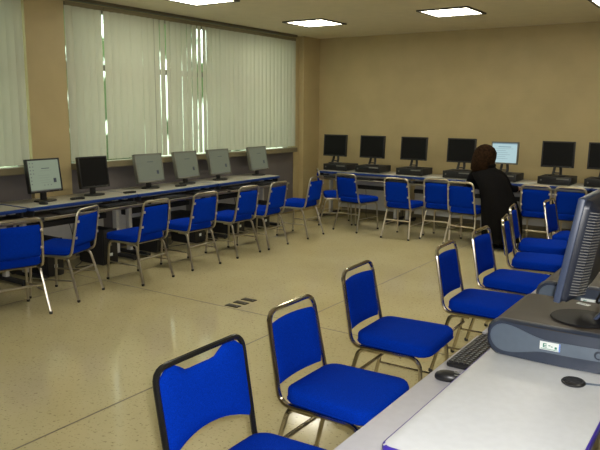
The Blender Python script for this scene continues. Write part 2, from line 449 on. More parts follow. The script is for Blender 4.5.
# ------------------------------------------------------------------ desks (local: front edge faces -y, x along the length)
def desk(name, label, L, D, loc, rz, group, top_m, edge_m, shelf_m, z=.76, tray=True, tray_out=.17, trim=True, traydrop=.09, over=-.03):
    t = thing(name, label, 'desk', loc, rz, group)
    e = .009
    bm = B(); rs = []
    for ins, zz in ((.003, z - .034), (-.001, z - .031), (-.003, z - .014), (-.002, z - .003), (.0035, z)):
        rs.append([(x + L / 2, y + D / 2, zz) for x, y in rrect(L - .008 - 2 * ins, D - 2 * ins, .03, 6)])
    rings(bm, rs)
    for f in bm.faces:
        c = f.calc_center_median(); f.material_index = 0 if abs(f.normal.z) > .5 or c.z > z - .0015 else 1
    bm.normal_update()
    for f in bm.faces: f.material_index = 0 if abs(f.normal.z) > .93 else 1
    obj('tabletop', bm, [top_m, edge_m], t, True, 30)
    for x in (.10, L - .10):
        s = 1 if x < L / 2 else -1
        l = B(); box(l, x - .022, x + .022, D * .42, D * .42 + .07, .05, z - .028, .006); box(l, x - .03, x + .03, .10, D - .08, z - .06, z - .028, .004)
        lo = obj('leg', l, m_panel, t); fb = B(); box(fb, x - .03, x + .03, -.04, D - .04, .012, .055, .012); obj('foot_bar', fb, m_blackm, lo)
        for yy in (-.01, D - .09):
            q = B(); disc(q, x, yy, 0, .014, .022, 12); obj('leveller', q, m_rubber, lo)
    p = B(); box(p, .12, L - .12, D - .12, D - .105, .12, z - .034, .003); obj('modesty_panel', p, m_panel, t)
    c = B(); box(c, .14, L - .14, D - .2, D - .13, .46, .52, .006); obj('cable_trough', c, m_blackm, t)
    if tray:
        zt = z - traydrop
        s = B(); box(s, .03, L + over, -tray_out, D * .45, zt - .018, zt, .004); so = obj('keyboard_shelf', s, shelf_m, t)
        if trim: q = B(); box(q, .03, L - .03, -tray_out - .012, -tray_out, zt - .022, zt + .006, .004); obj('front_trim', q, m_steel, so)
        for x in (.05, L - .05):
            r = B(); box(r, x - .012, x + .012, .02, D * .5, zt, z - .028, .002); obj('slide_rail', r, m_blackm, t)
    return t
def keyboard(label, loc, rz, group=None, n=(18, 5)):
    t = thing('keyboard', label, 'keyboard', loc, rz, group)
    W, D = .44, .15
    b_ = B(); cushion(b_, W, D, .018, .015, 0, 0, 0, .004, 0); obj('case', b_, m_black, t)
    k_ = B()
    for j in range(n[1] + 1):
        for i in range(n[0]):
            if j == n[1] and i % 5 == 1: continue
            x = -W / 2 + .02 + i * (W - .04) / (n[0] - 1); y = -D / 2 + .02 + j * (D - .04) / n[1]
            if j == 0 and 4 < i < 10: continue
            box(k_, x - .009, x + .009, y - .009, y + .009, .018, .025, 0)
            box(k_, x - .004, x + .002, y - .001, y + .005, .025, .0254, 0, 1)
    x = -W / 2 + .02 + 7 * (W - .04) / (n[0] - 1); box(k_, x - .055, x + .055, -D/2 + .011, -D/2 + .029, .018, .025, 0)
    obj('keys', k_, [m_key, m_keyl], t, False)
    return t
def mouse(label, loc, rz, group=None):
    t = thing('computer_mouse', label, 'mouse', loc, rz, group)
    b_ = B(); rs = []
    for s, z in ((.93, 0), (1, .006), (.98, .016), (.86, .026), (.6, .033), (.25, .036)):
        rs.append([(.031 * s * math.cos(a), .056 * s * math.sin(a) - .004 * (1 - s), z) for a in [2 * PI * i / 20 for i in range(20)]])
    rings(b_, rs); obj('body', b_, m_black, t)
    w = B(); disc(w, 0, 0, -.004, .004, .009, 12, M=Matrix.Translation((0, .028, .030)) @ Matrix.Rotation(PI/2, 4, 'Y'), edge=.001); obj('scroll_wheel', w, m_silver, t)
    s = B(); box(s, -.018, -.014, -.02, .045, .0275, .0305, .0015); box(s, .014, .018, -.02, .045, .0275, .0305, .0015); obj('side_stripe', s, m_silver, t)
    return t

# window desks: front faces +X  -> rz=+90: local x -> +Y, local -y(front) -> +X
GDL = 'blue edged desks along the window wall'
yl = [2.50, 3.935, 5.345, 6.765]
dl = ['blue edged desk at the left edge of the photo under the first blind',
      'blue edged desk holding the bright framed black monitor and the dark monitor',
      'blue edged desk holding the first and second silver monitors',
      'blue edged desk holding the last two silver monitors, nearest the corner']
for i, y in enumerate(yl):
    desk('computer_desk', dl[i], 1.41, .60, (-5.85, y, 0), rot(90), GDL, m_ltop, m_blue_edge, m_dark)
GDB = 'blue edged desks along the back wall'
dbk = ['blue edged desk in the corner holding the first two black monitors of the back wall',
       'blue edged desk on the back wall in the middle, left of the person in black',
       'blue edged desk on the back wall where the person in black sits',
       'blue edged desk on the back wall behind the large near monitor']
for i in range(4):
    desk('computer_desk', dbk[i], 1.40, .62, (-5.90 + 1.405 * i, 9.26, 0), 0, GDB, m_ltop, m_blue_edge, m_dark)
GDR = 'white computer desks in the right hand row'
dr = ['white desk in the foreground with rounded corner and pull-out keyboard shelf',
      'white desk continuing the right hand row behind the near computer',
      'white desk third in the right hand row, mostly hidden by the near monitor',
      'white desk last in the right hand row, hidden by the near monitor']
for i in range(4):
    # front faces -X -> rz=-90: local x -> -Y
    desk('computer_desk', dr[i], 1.40, .51, (-.825, 1.655 + 1.40 + 1.405 * i, 0), rot(-90), GDR, m_white, m_purple_edge if i == 0 else m_blue_edge, m_shelf, tray_out=.18, trim=False, traydrop=.085, over=.35 if i == 0 else -.03)

# keyboards & mice on shelves
GK = 'black keyboards on the pull-out shelves'
keyboard('black keyboard on the white pull-out shelf beside the near computer', (-.905, 2.78, .676), rot(-90), GK)
mouse('black mouse with silver stripes on the white pull-out shelf', (-.915, 2.43, .676), rot(-78), 'computer mice')
kb = None
mcount = 0
monY = [4.36, 5.00, 5.84, 6.50, 7.16, 8.05]
kn = ['framed black lit monitor', 'dark switched-off monitor', 'first silver monitor', 'second silver monitor', 'third silver monitor', 'last silver monitor']
for y, n in zip((4.4, 5.0, 5.8, 6.42, 7.15, 7.78), kn):
    lab = 'black keyboard on the shelf below the %s by the window' % n
    if kb is None: kb = keyboard(lab, (-5.80, y, .671), rot(90), GK)
    else: dup(kb, (-5.80, y, .671), rot(90), lab)
backX = [-5.66, -5.05, -4.33, -3.57, -2.93, -2.20, -1.60]
bn = ['first', 'second', 'third', 'fourth', 'lit fifth', 'sixth', 'seventh']
for x, n in zip(backX, bn):
    dup(kb, (x + (.06 if n == 'first' else 0), 9.20, .671), 0, 'black keyboard on the shelf below the %s monitor of the back wall' % n)

# ------------------------------------------------------------------ monitors (local: screen faces -y, base on z=0)
def monitor(label, bezel_m, kind, group, lift=.085, tilt=8, W=.43, Hh=.355, neck='post'):
    t = thing('flat_monitor', label, 'monitor', (0, 0, 0), 0, group)
    M = Matrix.Translation((0, 0, lift)) @ Matrix.Rotation(math.radians(-tilt), 4, 'X')
    b_ = B()
    bz = .017
    box(b_, -W/2, W/2, -.022, .022, 0, Hh, .005, M=M)
    # raised bezel
    for a in ((-W/2, W/2, 0, bz + .004), (-W/2, W/2, Hh - bz, Hh)): box(b_, a[0], a[1], -.028, -.02, a[2], a[3], .002, M=M)
    for s in (-1, 1): box(b_, min(s*W/2, s*(W/2 - bz)), max(s*W/2, s*(W/2 - bz)), -.028, -.02, 0, Hh, .002, M=M)
    obj('bezel', b_, bezel_m, t)
    h_ = B(); rs = []
    for ins, y in ((.01, .018), (.03, .04), (.08, .058)):
        rs.append([(M @ Vector((x, y, z + Hh / 2))) for x, z in rrect(W - 2 * ins, Hh - 2 * ins, .03, 4)])
    rings(h_, rs); obj('rear_shell', h_, m_blackm if bezel_m is m_black else m_silver, t)
    s_ = B(); sx, z0, z1 = W/2 - bz, bz + .004, Hh - bz
    mats = {'off': [m_scr_off], 'doc': [m_doc, m_txt, m_txt2], 'grey': [m_doc2, m_txt, m_txt2], 'cyan': [m_cyan, m_cyan2, m_cyan2]}[kind]
    box(s_, -sx, sx, -.0235, -.021, z0, z1, M=M)
    if kind in ('doc', 'grey'):
        def r(x0, x1, a, b__, mi): box(s_, x0, x1, -.0242, -.0236, a, b__, 0, mi, M)
        for q in range(7): r(-sx + .015, -sx + .030, z1 - .035 - q * .036, z1 - .022 - q * .036, 2)
        for q in range(4): r(-sx + .050, -sx + .062, z1 - .035 - q * .036, z1 - .022 - q * .036, 2)
        r(-.03, .065, Hh * .70, Hh * .72, 1); r(-.05, .085, Hh * .64, Hh * .645, 2)
        for q in range(4): r(-.08 + .01 * q, .06, Hh * (.50 - .07 * q), Hh * (.505 - .07 * q), 2)
        r(.10, .135, Hh * .27, Hh * .40, 1)
        r(-sx, sx, z0, z0 + .010, 2)
        for q in (-.02, .02, .06): r(q, q + .012, Hh * .2, Hh * .23, 2)
    if kind == 'cyan':
        def r(x0, x1, a, b__, mi): box(s_, x0, x1, -.0242, -.0236, a, b__, 0, mi, M)
        r(-sx, sx, z1 - .014, z1, 1); r(-.09, .09, Hh * .76, Hh * .79, 1); r(-.13, .13, Hh * .69, Hh * .70, 2)
        for q in range(5): r(-.15, .02 + .03 * (q % 3), Hh * (.60 - .09 * q), Hh * (.612 - .09 * q), 2)
        r(.07, .15, Hh * .25, Hh * .5, 1) if False else None
    obj('screen', s_, mats, t, False)
    n_ = B()
    if neck == 'post':
        box(n_, -.035, .035, .03, .055, .012, lift + .14, .008)
    else:  # twin prong stand
        for s in (-1, 1): tube(n_, fillet([(s * .05, .0, .015), (s * .045, .03, .07), (s * .02, .045, lift + .14)], .05), .019, 8)
        tube(n_, [(-.05, .01, .04), (.05, .01, .04)], .009, 6)
    obj('neck', n_, m_black if bezel_m is m_black else m_blackm, t)
    s = B(); disc(s, 0, .01, 0, .014, .125, 24, sy=.75); obj('base', s, m_black, t)
    d_ = B(); box(d_, W/2 - .05, W/2 - .035, -.0295, -.027, .005, .013, .001, M=M); obj('power_button', d_, m_silver if bezel_m is m_black else m_black, t)
    return t
GM = 'flat monitors on the window desks'
mx_ = -6.16
m0 = monitor('lit monitor in a black frame showing a pale page, leftmost on the window desks', m_black, 'doc', GM, lift=.095, W=.40)
m0.location = (mx_, 4.34, .76); m0.rotation_euler = (0, 0, rot(90))
m1 = monitor('switched-off black monitor with dark screen on the window desks', m_black, 'off', GM, lift=.085, W=.38)
m1.location = (mx_, 4.98, .76); m1.rotation_euler = (0, 0, rot(86))
m2 = monitor('silver framed lit monitor nearest the switched-off black one', m_silver, 'grey', GM, lift=.075, tilt=11)
m2.location = (mx_, monY[2], .76); m2.rotation_euler = (0, 0, rot(87))
for y, r, lab in ((monY[3], 91, 'silver framed lit monitor, second of the four silver ones by the window'),
                  (monY[4], 90, 'silver framed lit monitor, third of the four silver ones by the window'),
                  (monY[5], 90, 'silver framed lit monitor, last of the silver ones beside the corner')):
    dup(m2, (mx_, y, .76), rot(r), lab)

# desktop computers of the back row (lying flat, front faces -y)
def desktop_case(label, group, body_m=m_blackm):
    t = thing('desktop_computer', label, 'computer', (0, 0, 0), 0, group)
    b_ = B(); box(b_, -.215, .215, .01, .40, .008, .108, .006); obj('casing', b_, body_m, t)
    f = B(); box(f, -.217, .217, -.008, .014, .006, .110, .005); fo = obj('front_panel', f, m_black, t)
    d = B(); box(d, .03, .19, -.011, -.007, .075, .094, .002); obj('disc_drive', d, m_silver, fo).scale = (1, 1, 1)
    d = B(); box(d, .03, .13, -.011, -.007, .045, .052, .001); obj('floppy_slot', d, m_blackm, fo)
    d = B(); disc(d, 0, 0, 0, .006, .012, 14, M=Matrix.Translation((-.17, -.006, .06)) @ Matrix.Rotation(PI/2, 4, 'X'), edge=.001); obj('power_button', d, m_silver, fo)
    for x in (-.18, .18):
        for y in (.04, .36):
            q = B(); disc(q, x, y, 0, .01, .014, 10, edge=.002); obj('foot', q, m_rubber, t)
    return t
GC = 'black desktop computers under the back wall monitors'; GMB = 'flat monitors on the back wall desks'
case = None; mon = None
spot = ['in the corner', 'second from the corner', 'third from the corner', 'left of the person in black', 'in front of the person in black', 'right of the person in black', 'at the right edge of the photo']
for i, x in enumerate(backX):
    lab = 'low black desktop computer on the back wall desks, ' + spot[i]
    yc = 9.40
    if case is None: case = desktop_case(lab, GC); case.location = (x + .02, yc, .76)
    else: dup(case, (x + .01, yc, .76), 0, lab)
    lab = 'switched-off black monitor on the back wall desks, ' + spot[i]
    if i == 4:
        mc = monitor('lit blue-white monitor that the person in black is using', m_silver, 'cyan', GMB, lift=.125, tilt=4, W=.385, Hh=.315, neck='prong')
        mc.location = (x, 9.57, .87)
    elif mon is None:
        mon = monitor(lab, m_black, 'off', GMB, lift=.115, tilt=4, neck='prong'); mon.location = (-5.74, 9.57, .87); mon.rotation_euler = (0, 0, rot(0))
    else: dup(mon, (x, 9.57, .87), 0, lab)

# tower computers on the floor under the window desks
def tower(label, group):
    t = thing('tower_computer', label, 'computer', (0, 0, 0), 0, group)
    b_ = B(); box(b_, -.095, .095, .01, .42, .012, .40, .006); obj('casing', b_, m_blackm, t)
    f = B(); box(f, -.098, .098, -.014, .014, .012, .405, .01); fo = obj('front_panel', f, m_black, t)
    for z in (.34, .295): d = B(); box(d, -.075, .075, -.018, -.012, z, z + .035, .002); obj('drive_bay', d, m_blackm, fo)
    d = B(); box(d, -.02, .02, -.0175, -.0135, .10, .135, .001); obj('sticker', d, m_label, fo)
    d = B(); disc(d, 0, 0, 0, .006, .014, 14, M=Matrix.Translation((.0, -.012, .23)) @ Matrix.Rotation(PI/2, 4, 'X'), edge=.001); obj('power_button', d, m_silver, fo)
    for s in (-1, 1):
        q = B(); box(q, s*.075 - .015, s*.075 + .015, .02, .40, 0, .014, .003); obj('foot', q, m_rubber, t)
    return t
GT = 'black tower computers on the floor under the window desks'
tw = tower('black tower computer under the desk beside the second blue chair', GT)
tw.location = (-5.88, 4.93, 0); tw.rotation_euler = (0, 0, rot(90))
for y, lab in ((4.22, 'black tower computer under the desk below the lit black framed monitor'), (5.75, 'black tower computer under the desk below the first silver monitor'),
               (6.42, 'black tower computer under the desk between the second and third silver monitors'), (7.25, 'black tower computer under the desk below the third silver monitor'),
               (7.85, 'black tower computer under the last window desk near its foot bar')):
    dup(tw, (-5.90, y, 0), rot(90), lab)

# ------------------------------------------------------------------ cables
GCB = 'loose black cables under the desks'
def cable(pts, label, r=.004, m=m_black, group=GCB, fil=.08):
    c = B(); tube(c, fillet(pts, fil), r, 6); o = obj('power_cable', c, m); tag(o, label, 'cable', group); return o
for i, y in enumerate((4.25, 4.7, 5.55, 6.15, 6.95, 7.6)):
    y2 = y + random.uniform(-.25, .3)
    cable([(-6.33, y, .60), (-6.28, y + .05, .3), (-6.2, y + .1, .015), (-6.05, y2, .008), (-5.98, y2 + .3, .008)],
          ['leftmost black cable hanging under the window desks', 'second black cable from the left under the window desks', 'black cable below the first silver monitor',
           'black cable below the second silver monitor', 'black cable below the third silver monitor', 'black cable under the last window desk'][i])
for i, x in enumerate((-5.2, -4.55, -4.0, -3.4)):
    cable([(x, 9.66, .5), (x + .05, 9.6, .25), (x + .1, 9.5, .01), (x + .3, 9.45, .008), (x + .42, 9.55, .008)],
          ['black cable in the corner under the back wall desks', 'black cable behind the second chair of the back wall', 'black cable behind the third chair of the back wall', 'black cable behind the fourth chair of the back wall'][i])

# ------------------------------------------------------------------ near computer
def near_pc(label, loc):
    t = thing('desktop_computer', label, 'computer', loc, 0, 'slate desktop computers on the right hand desks')
    W, D, Hh = .495, .47, .145
    # body: rounded in section at left and right sides
    b_ = B(); rs = []
    for y in (.012, .03, D - .01, D):
        ins = 0 if y != D else .01
        ring = [(x, y, z + Hh / 2) for x, z in rrect(W - 2 * ins, Hh - 2 * ins, .055, 7)]
        rs.append(ring)
    rings(b_, rs); obj('casing', b_, m_pcbody, t, True, 50)
    f = B(); rs = []
    for ins, y in ((0, .02), (-.003, .012), (-.003, -.004), (.004, -.014)):
        rs.append([(x, y - (.02 * (1 - (x / (W/2)) ** 2) if y < 0 else 0), z + Hh / 2) for x, z in rrect(W - 2 * ins, Hh - 2 * ins, .058, 9)])
    # refine front face as strips so that it bows
    rings(f, rs, capt=False)
    n = len(rs[0]); 
    # front cap: connect points by columns
    L = sorted(rs[-1], key=lambda p: p[0]); 
    tops = sorted([p for p in rs[-1] if p[2] > Hh/2], key=lambda p: p[0]); bots = sorted([p for p in rs[-1] if p[2] <= Hh/2], key=lambda p: p[0])
    def zat(lst, x):
        for a, c in zip(lst, lst[1:]):
            if a[0] <= x <= c[0] and c[0] > a[0]: return a[2] + (c[2] - a[2]) * (x - a[0]) / (c[0] - a[0])
        return lst[0][2] if x < lst[0][0] else lst[-1][2]
    N = 36; prev = None; x0, x1 = -W/2 + .0045, W/2 - .0045
    def yf(x): return -.014 - .02 * (1 - (x / (W/2)) ** 2)
    for i in range(N + 1):
        s_ = i / N; x = x0 + (x1 - x0) * (.5 - .5 * math.cos(PI * s_))
        cur = (f.verts.new((x, yf(x), zat(tops, x))), f.verts.new((x, yf(x), zat(bots, x))))
        if prev: f.faces.new([prev[0], cur[0], cur[1], prev[1]])
        prev = cur
    fo = obj('front_panel', f, m_pcface, t, True, 50)
    # slate inlay: big oval narrowing to a band
    g = B(); prev = None
    xa, xb = -W/2 + .012, W/2 - .012; N = 48
    for i in range(N + 1):
        s_ = i / N; x = xa + (xb - xa) * (s_ ** 1.3)
        u = (x - xa)
        if u < .062: hh = .056 * math.sqrt(max(0, 1 - (1 - u / .062) ** 2))
        else:
            q = min(1, (u - .062) / .17); q = q * q * (3 - 2 * q); hh = .056 + (.024 - .056) * q
        e = xb - x
        if e < .02: hh *= math.sqrt(max(0, 1 - (1 - e / .02) ** 2))
        cz = Hh / 2 + .004 - .002 * min(1, u / .3)
        cur = (g.verts.new((x, yf(x) - .0015, cz + hh)), g.verts.new((x, yf(x) - .0015, cz - hh)), g.verts.new((x, yf(x) + .004, cz + hh)), g.verts.new((x, yf(x) + .004, cz - hh)))
        if prev:
            g.faces.new([prev[0], cur[0], cur[1], prev[1]]); g.faces.new([prev[2], cur[2], cur[0], prev[0]]); g.faces.new([prev[1], cur[1], cur[3], prev[3]])
        prev = cur
    obj('inlay', g, m_pcblob, fo, True, 50)
    # label sticker
    s = B(); xs = .004; M = Matrix.Translation((xs, yf(xs) - .0022, .078)) @ Matrix.Rotation(math.radians(0), 4, 'Z')
    box(s, -.038, .038, -.0008, .0008, -.016, .016, 0, 0, M)
    def mk(a, b__, c, d, mi): box(s, a, b__, -.0014, -.0008, c, d, 0, mi, M)
    mk(-.026, -.022, -.007, .009, 1); mk(-.026, -.012, .006, .009, 1); mk(-.026, -.012, -.001, .002, 1); mk(-.026, -.012, -.007, -.004, 1)
    mk(-.006, .002, .001, .004, 1); mk(.004, .010, -.002, .001, 1); mk(.018, .026, -.008, .001, 1); mk(.033, .038, -.016, .016, 2); mk(-.034, .03, -.013, -.011, 1)
    obj('sticker', s, [m_label, m_green, m_lblue], fo, False)
    # power button
    p = B(); xp = .178; Mb = Matrix.Translation((xp, yf(xp) + .0, .074)) @ Matrix.Rotation(PI/2, 4, 'X')
    disc(p, 0, 0, 0, .006, .017, 20, M=Mb, edge=.002); bo = obj('power_button', p, m_pcface, fo)
    p = B(); disc(p, 0, 0, .004, .008, .010, 20, M=Mb, edge=.002); obj('button_cap', p, m_pcblob, bo)
    for x in (-.15, .15):
        for y in (.06, D - .06):
            q = B(); disc(q, x, y, 0, .006, .016, 10, edge=.002); obj('foot', q, m_rubber, t)
    return t
pc1 = near_pc('slate desktop computer lying flat in the foreground under the large monitor', (-.578, 2.625, .76))
dup(pc1, (-.578, 3.36, .76), 0, 'slate desktop computer lying flat behind the foreground one')
# large near monitor : faces -X, leaning back
t = thing('flat_monitor', 'large slate monitor seen from behind on the foreground computer', 'monitor', (-.515, 2.80, .905), rot(-90))
# local: screen faces -y (world -X), local x -> world -Y ; near edge at local x=+W/2
W, Hh = .42, .40
M = Matrix.Translation((0, -.035, .125)) @ Matrix.Rotation(math.radians(-9), 4, 'X')
off = Matrix.Translation((.06, 0, 0)) @ M
b_ = B(); box(b_, -W/2, W/2, -.014, .012, 0, Hh, .005, M=off); obj('bezel', b_, m_monedge, t)
s_ = B(); box(s_, -W/2 + .02, W/2 - .02, -.0155, -.013, .025, Hh - .02, M=off); obj('screen', s_, m_scr_off, t, False)
h_ = B(); rs = []
for ins, y in ((.004, .012), (.006, .03), (.03, .058), (.09, .078)):
    rs.append([(off @ Vector((x, y, z + Hh / 2))) for x, z in rrect(W - 2 * ins, Hh - 2 * ins, .03, 5)])
rings(h_, rs); ho = obj('rear_shell', h_, m_monshell, t, True, 35)
v_ = B()
for i in range(30):
    z = .04 + i * .0108
    a = Vector((W/2 - .0085, .0300, z)); c = Vector((W/2 - .029, .0575, z)); d = Vector((W/2 - .085, .0765, z))
    for p, q in ((a, c), (c, d)):
        dv = (q - p); nrm = Vector((dv.y, -dv.x, 0)).normalized() * .0016
        if nrm.x < 0: nrm = -nrm
        vs = [off @ (p + nrm), off @ (q + nrm), off @ (q + nrm + Vector((0, 0, .0038))), off @ (p + nrm + Vector((0, 0, .0038)))]
        lo = [off @ (p - nrm), off @ (q - nrm), off @ (q - nrm + Vector((0, 0, .0038))), off @ (p - nrm + Vector((0, 0, .0038)))]
        V = [v_.verts.new(x) for x in vs]; U = [v_.verts.new(x) for x in lo]
        v_.faces.new(V); 
        for e in range(4): v_.faces.new([V[e], V[(e+1) % 4], U[(e+1) % 4], U[e]])
obj('vent_louvres', v_, m_vent, ho, False)
n_ = B()
path = fillet([(.0, .06, .012), (.0, .105, .07), (.0, .125, .20), (.0, .085, .34)], .12)
rr = []
for p in path:
    rr.append([(p.x + x, p.y + y * .6, p.z) for x, y in rrect(.075, .03, .012, 4)])
rings(n_, rr); no = obj('neck', n_, m_monedge, t)
s = B(); box(s, -.045, .045, .05, .12, .30, .38, .01); obj('mount', s, m_monshell, no)
s = B(); rs = []
for q, z in ((.118, 0), (.122, .003), (.118, .008), (.08, .013), (.05, .018)):
    rs.append([(q * math.cos(a), q * math.sin(a) + (.03 if z > .01 else .01), z) for a in [2 * PI * i / 28 for i in range(28)]])
rings(s, rs); obj('base', s, m_coat2, t)
# label tag and cable behind the monitor
c = B(); box(c, -.028, .028, -.012, .012, 0, .0012, 0); box(c, -.02, .012, -.004, .000, .0012, .0015, 0, 1); box(c, -.02, .02, .004, .006, .0012, .0015, 0, 1)
o = obj('label_sticker', c, [m_label, m_txt], None, False); o.location = (-.545, 3.03, .9055); o.rotation_euler = (0, 0, rot(-20)); tag(o, 'small white printed label on top of the foreground computer', 'label')
cable([(-.42, 2.86, 1.10), (-.47, 2.98, .98), (-.50, 3.02, .915), (-.42, 3.12, .93), (-.36, 3.15, .80), (-.33, 3.2, .77)], 'black cable hanging from the back of the large near monitor', .005, group='cables of the near desk')
# round puck microphone and cable
t = thing('puck_microphone', 'round black puck microphone on the white desk in the foreground', 'microphone', (-.455, 2.46, .76))
c = B(); disc(c, 0, 0, 0, .014, .042, 28, edge=.005); obj('body', c, m_black, t)
c = B(); disc(c, 0, 0, .012, .0165, .030, 28, edge=.002); obj('top_ring', c, m_blackm, t)
c = B(); tube(c, fillet([(.035, .005, .008), (.08, .03, .004), (.11, .04, .004), (.13, .12, .004)], .04), .0035, 6); obj('cord', c, m_pcblob, t)
# cable tray beyond the desk's far edge
t = thing('cable_tray', 'dark cable tray with network sockets along the far edge of the foreground desk', 'cable tray', (-.24, 2.35, .0))
c = B(); box(c, -.065, .065, -.65, .65, .60, .615, .002); box(c, -.065, -.058, -.65, .65, .615, .66, .001); box(c, .058, .065, -.65, .65, .615, .66, .001); obj('trough', c, m_pcbody, t)
for yy in (-.6, .6):
    c = B(); box(c, -.02, .02, yy - .02, yy + .02, 0, .60, .004); obj('post', c, m_blackm, t)
c = B()
for i in range(4):
    box(c, -.015, .03, -.30 + i * .17, -.25 + i * .17, .615, .64, .003, 0); box(c, -.008, .004, -.29 + i * .17, -.26 + i * .17, .64, .642, 0, 1)
obj('network_socket', c, [m_label, m_green], t)

# ------------------------------------------------------------------ small things on the window desks / floor
GF = 'dark floor socket covers'
s0 = None
for i, y in enumerate((4.47, 4.585, 4.70)):
    lab = ['dark rectangular floor socket cover nearest the camera of the three', 'dark rectangular floor socket cover in the middle of the three', 'dark rectangular floor socket cover farthest right of the three'][i]
    if s0 is None:
        s0 = thing('floor_socket', lab, 'floor socket', (-3.72, y, 0), rot(0), GF)
        c = B(); box(c, -.07, .07, -.034, .034, 0, .005, .0015); obj('cover', c, m_socket, s0)
        c = B(); disc(c, .045, 0, .005, .0062, .008, 10, edge=.0005); obj('screw', c, m_silver, s0)
    else: dup(s0, (-3.72, y, 0), 0, lab)
mouse('black mouse on the window desk left of the lit black framed monitor base', (-5.98, 4.18, .76), rot(100), 'computer mice')
for (x, y, lab) in ((-6.02, 4.63, 'small flat black speaker right of the lit black framed monitor'), (-6.0, 5.35, 'small flat black speaker right of the switched-off window monitor'), (-6.02, 6.22, 'small flat black speaker right of the first silver monitor')):
    t = thing('desk_speaker', lab, 'speaker', (x, y, .76), rot(80), 'small black speakers on the window desks')
    c = B(); box(c, -.075, .075, -.025, .025, 0, .022, .006); obj('body', c, m_black, t)
    c = B(); box(c, -.062, .062, -.018, .018, .0215, .0235, .001); obj('grille', c, m_blackm, t)
for (x, y, r, lab) in ((-1.87, 9.42, 8, 'white paper sheet on the back wall desk right of the sixth monitor'), (-2.54, 9.45, -6, 'white paper sheet on the back wall desk right of the lit screen'), (-3.9, 9.45, 4, 'white paper sheet on the back wall desk left of the fourth monitor')):
    c = B(); box(c, -.105, .105, -.148, .148, 0, .003); o = obj('paper_sheet', c, m_paper, None, False); o.location = (x, y, .7602); o.rotation_euler = (0, 0, rot(r)); tag(o, lab, 'paper', 'white paper sheets on the back wall desks')
t = thing('round_stool', 'round stool beneath the seated person, covered by the black coat', 'stool', (-2.62, 8.52, 0))
c = B(); disc(c, 0, 0, .40, .44, .15, 24, edge=.01); obj('seat', c, m_blackm, t)
c = B(); tube(c, [(0, 0, .02), (0, 0, .41)], .025, 10); obj('post', c, m_black, t)
c = B(); disc(c, 0, 0, 0, .02, .16, 24, edge=.006); obj('base', c, m_black, t)
mouse('black mouse under the right hand of the person in black', (-2.53, 9.085, .671), 0, 'computer mice')

# ------------------------------------------------------------------ person
def skin(name, nodes, edges, mats, parent=None, sub=1, root=0):
    me = bpy.data.meshes.new(name); me.from_pydata([n[0] for n in nodes], edges, [])
    o = bpy.data.objects.new(name, me); C.objects.link(o)
    md = o.modifiers.new('Skin', 'SKIN')
    if not me.skin_vertices:
        bpy.context.view_layer.objects.active = o; 
        sv = me.attributes.get('skin_vertices')
    lay = me.skin_vertices[0].data if len(me.skin_vertices) else None
    if lay is None: raise RuntimeError('no skin layer')
    for i, n in enumerate(nodes):
        r = n[1] if isinstance(n[1], tuple) else (n[1], n[1]); lay[i].radius = r; lay[i].use_root = (i == root)
    s = o.modifiers.new('Subdivision', 'SUBSURF'); s.levels = sub; s.render_levels = sub
    dg = bpy.context.evaluated_depsgraph_get(); ev = o.evaluated_get(dg); m2 = bpy.data.meshes.new_from_object(ev)
    o.modifiers.clear(); o.data = m2
    m2.materials.clear(); m2.materials.append(mats)
    for p in m2.polygons: p.use_smooth = True
    if parent: o.parent = parent
    return o
PX, PY = -2.68, 8.50
# nodes in world coordinates relative to (PX,PY,0)
def P(x, y, z): return (x - PX, y - PY, z)
nodes = [(P(-2.68, 8.50, .53), (.15, .12)), (P(-2.73, 8.54, .70), (.125, .095)), (P(-2.80, 8.60, .87), (.15, .095)), (P(-2.86, 8.64, .985), (.075, .065)), (P(-2.89, 8.67, 1.05), (.05, .05)),
         (P(-2.91, 8.70, 1.12), (.072, .085)), (P(-2.925, 8.71, 1.20), (.078, .095)), (P(-2.93, 8.71, 1.265), (.055, .065)),
         (P(-2.91, 8.80, 1.165), (.014, .018)),                                           # 8 nose
         (P(-3.02, 8.64, .925), .06), (P(-3.12, 8.74, .76), .045), (P(-3.02, 8.96, .72), .032), (P(-2.97, 9.04, .715), .03),   # 9..12 left arm
         (P(-2.68, 8.62, .905), .06), (P(-2.61, 8.72, .73), .045), (P(-2.56, 8.90, .72), .030), (P(-2.54, 9.0, .722), .03),    # 13..16 right arm
         (P(-2.78, 8.56, .50), .085), (P(-2.78, 8.92, .49), .062), (P(-2.78, 8.90, .10), .042), (P(-2.78, 9.02, .04), .035),   # 17..20 left leg
         (P(-2.58, 8.56, .50), .085), (P(-2.57, 8.92, .49), .062), (P(-2.57, 8.88, .10), .042), (P(-2.57, 9.0, .04), .035)]     # 21..24
edges = [(0, 1), (1, 2), (2, 3), (3, 4), (4, 5), (5, 6), (6, 7), (5, 8), (2, 9), (9, 10), (10, 11), (11, 12), (2, 13), (13, 14), (14, 15), (15, 16),
         (0, 17), (17, 18), (18, 19), (19, 20), (0, 21), (21, 22), (22, 23), (23, 24)]
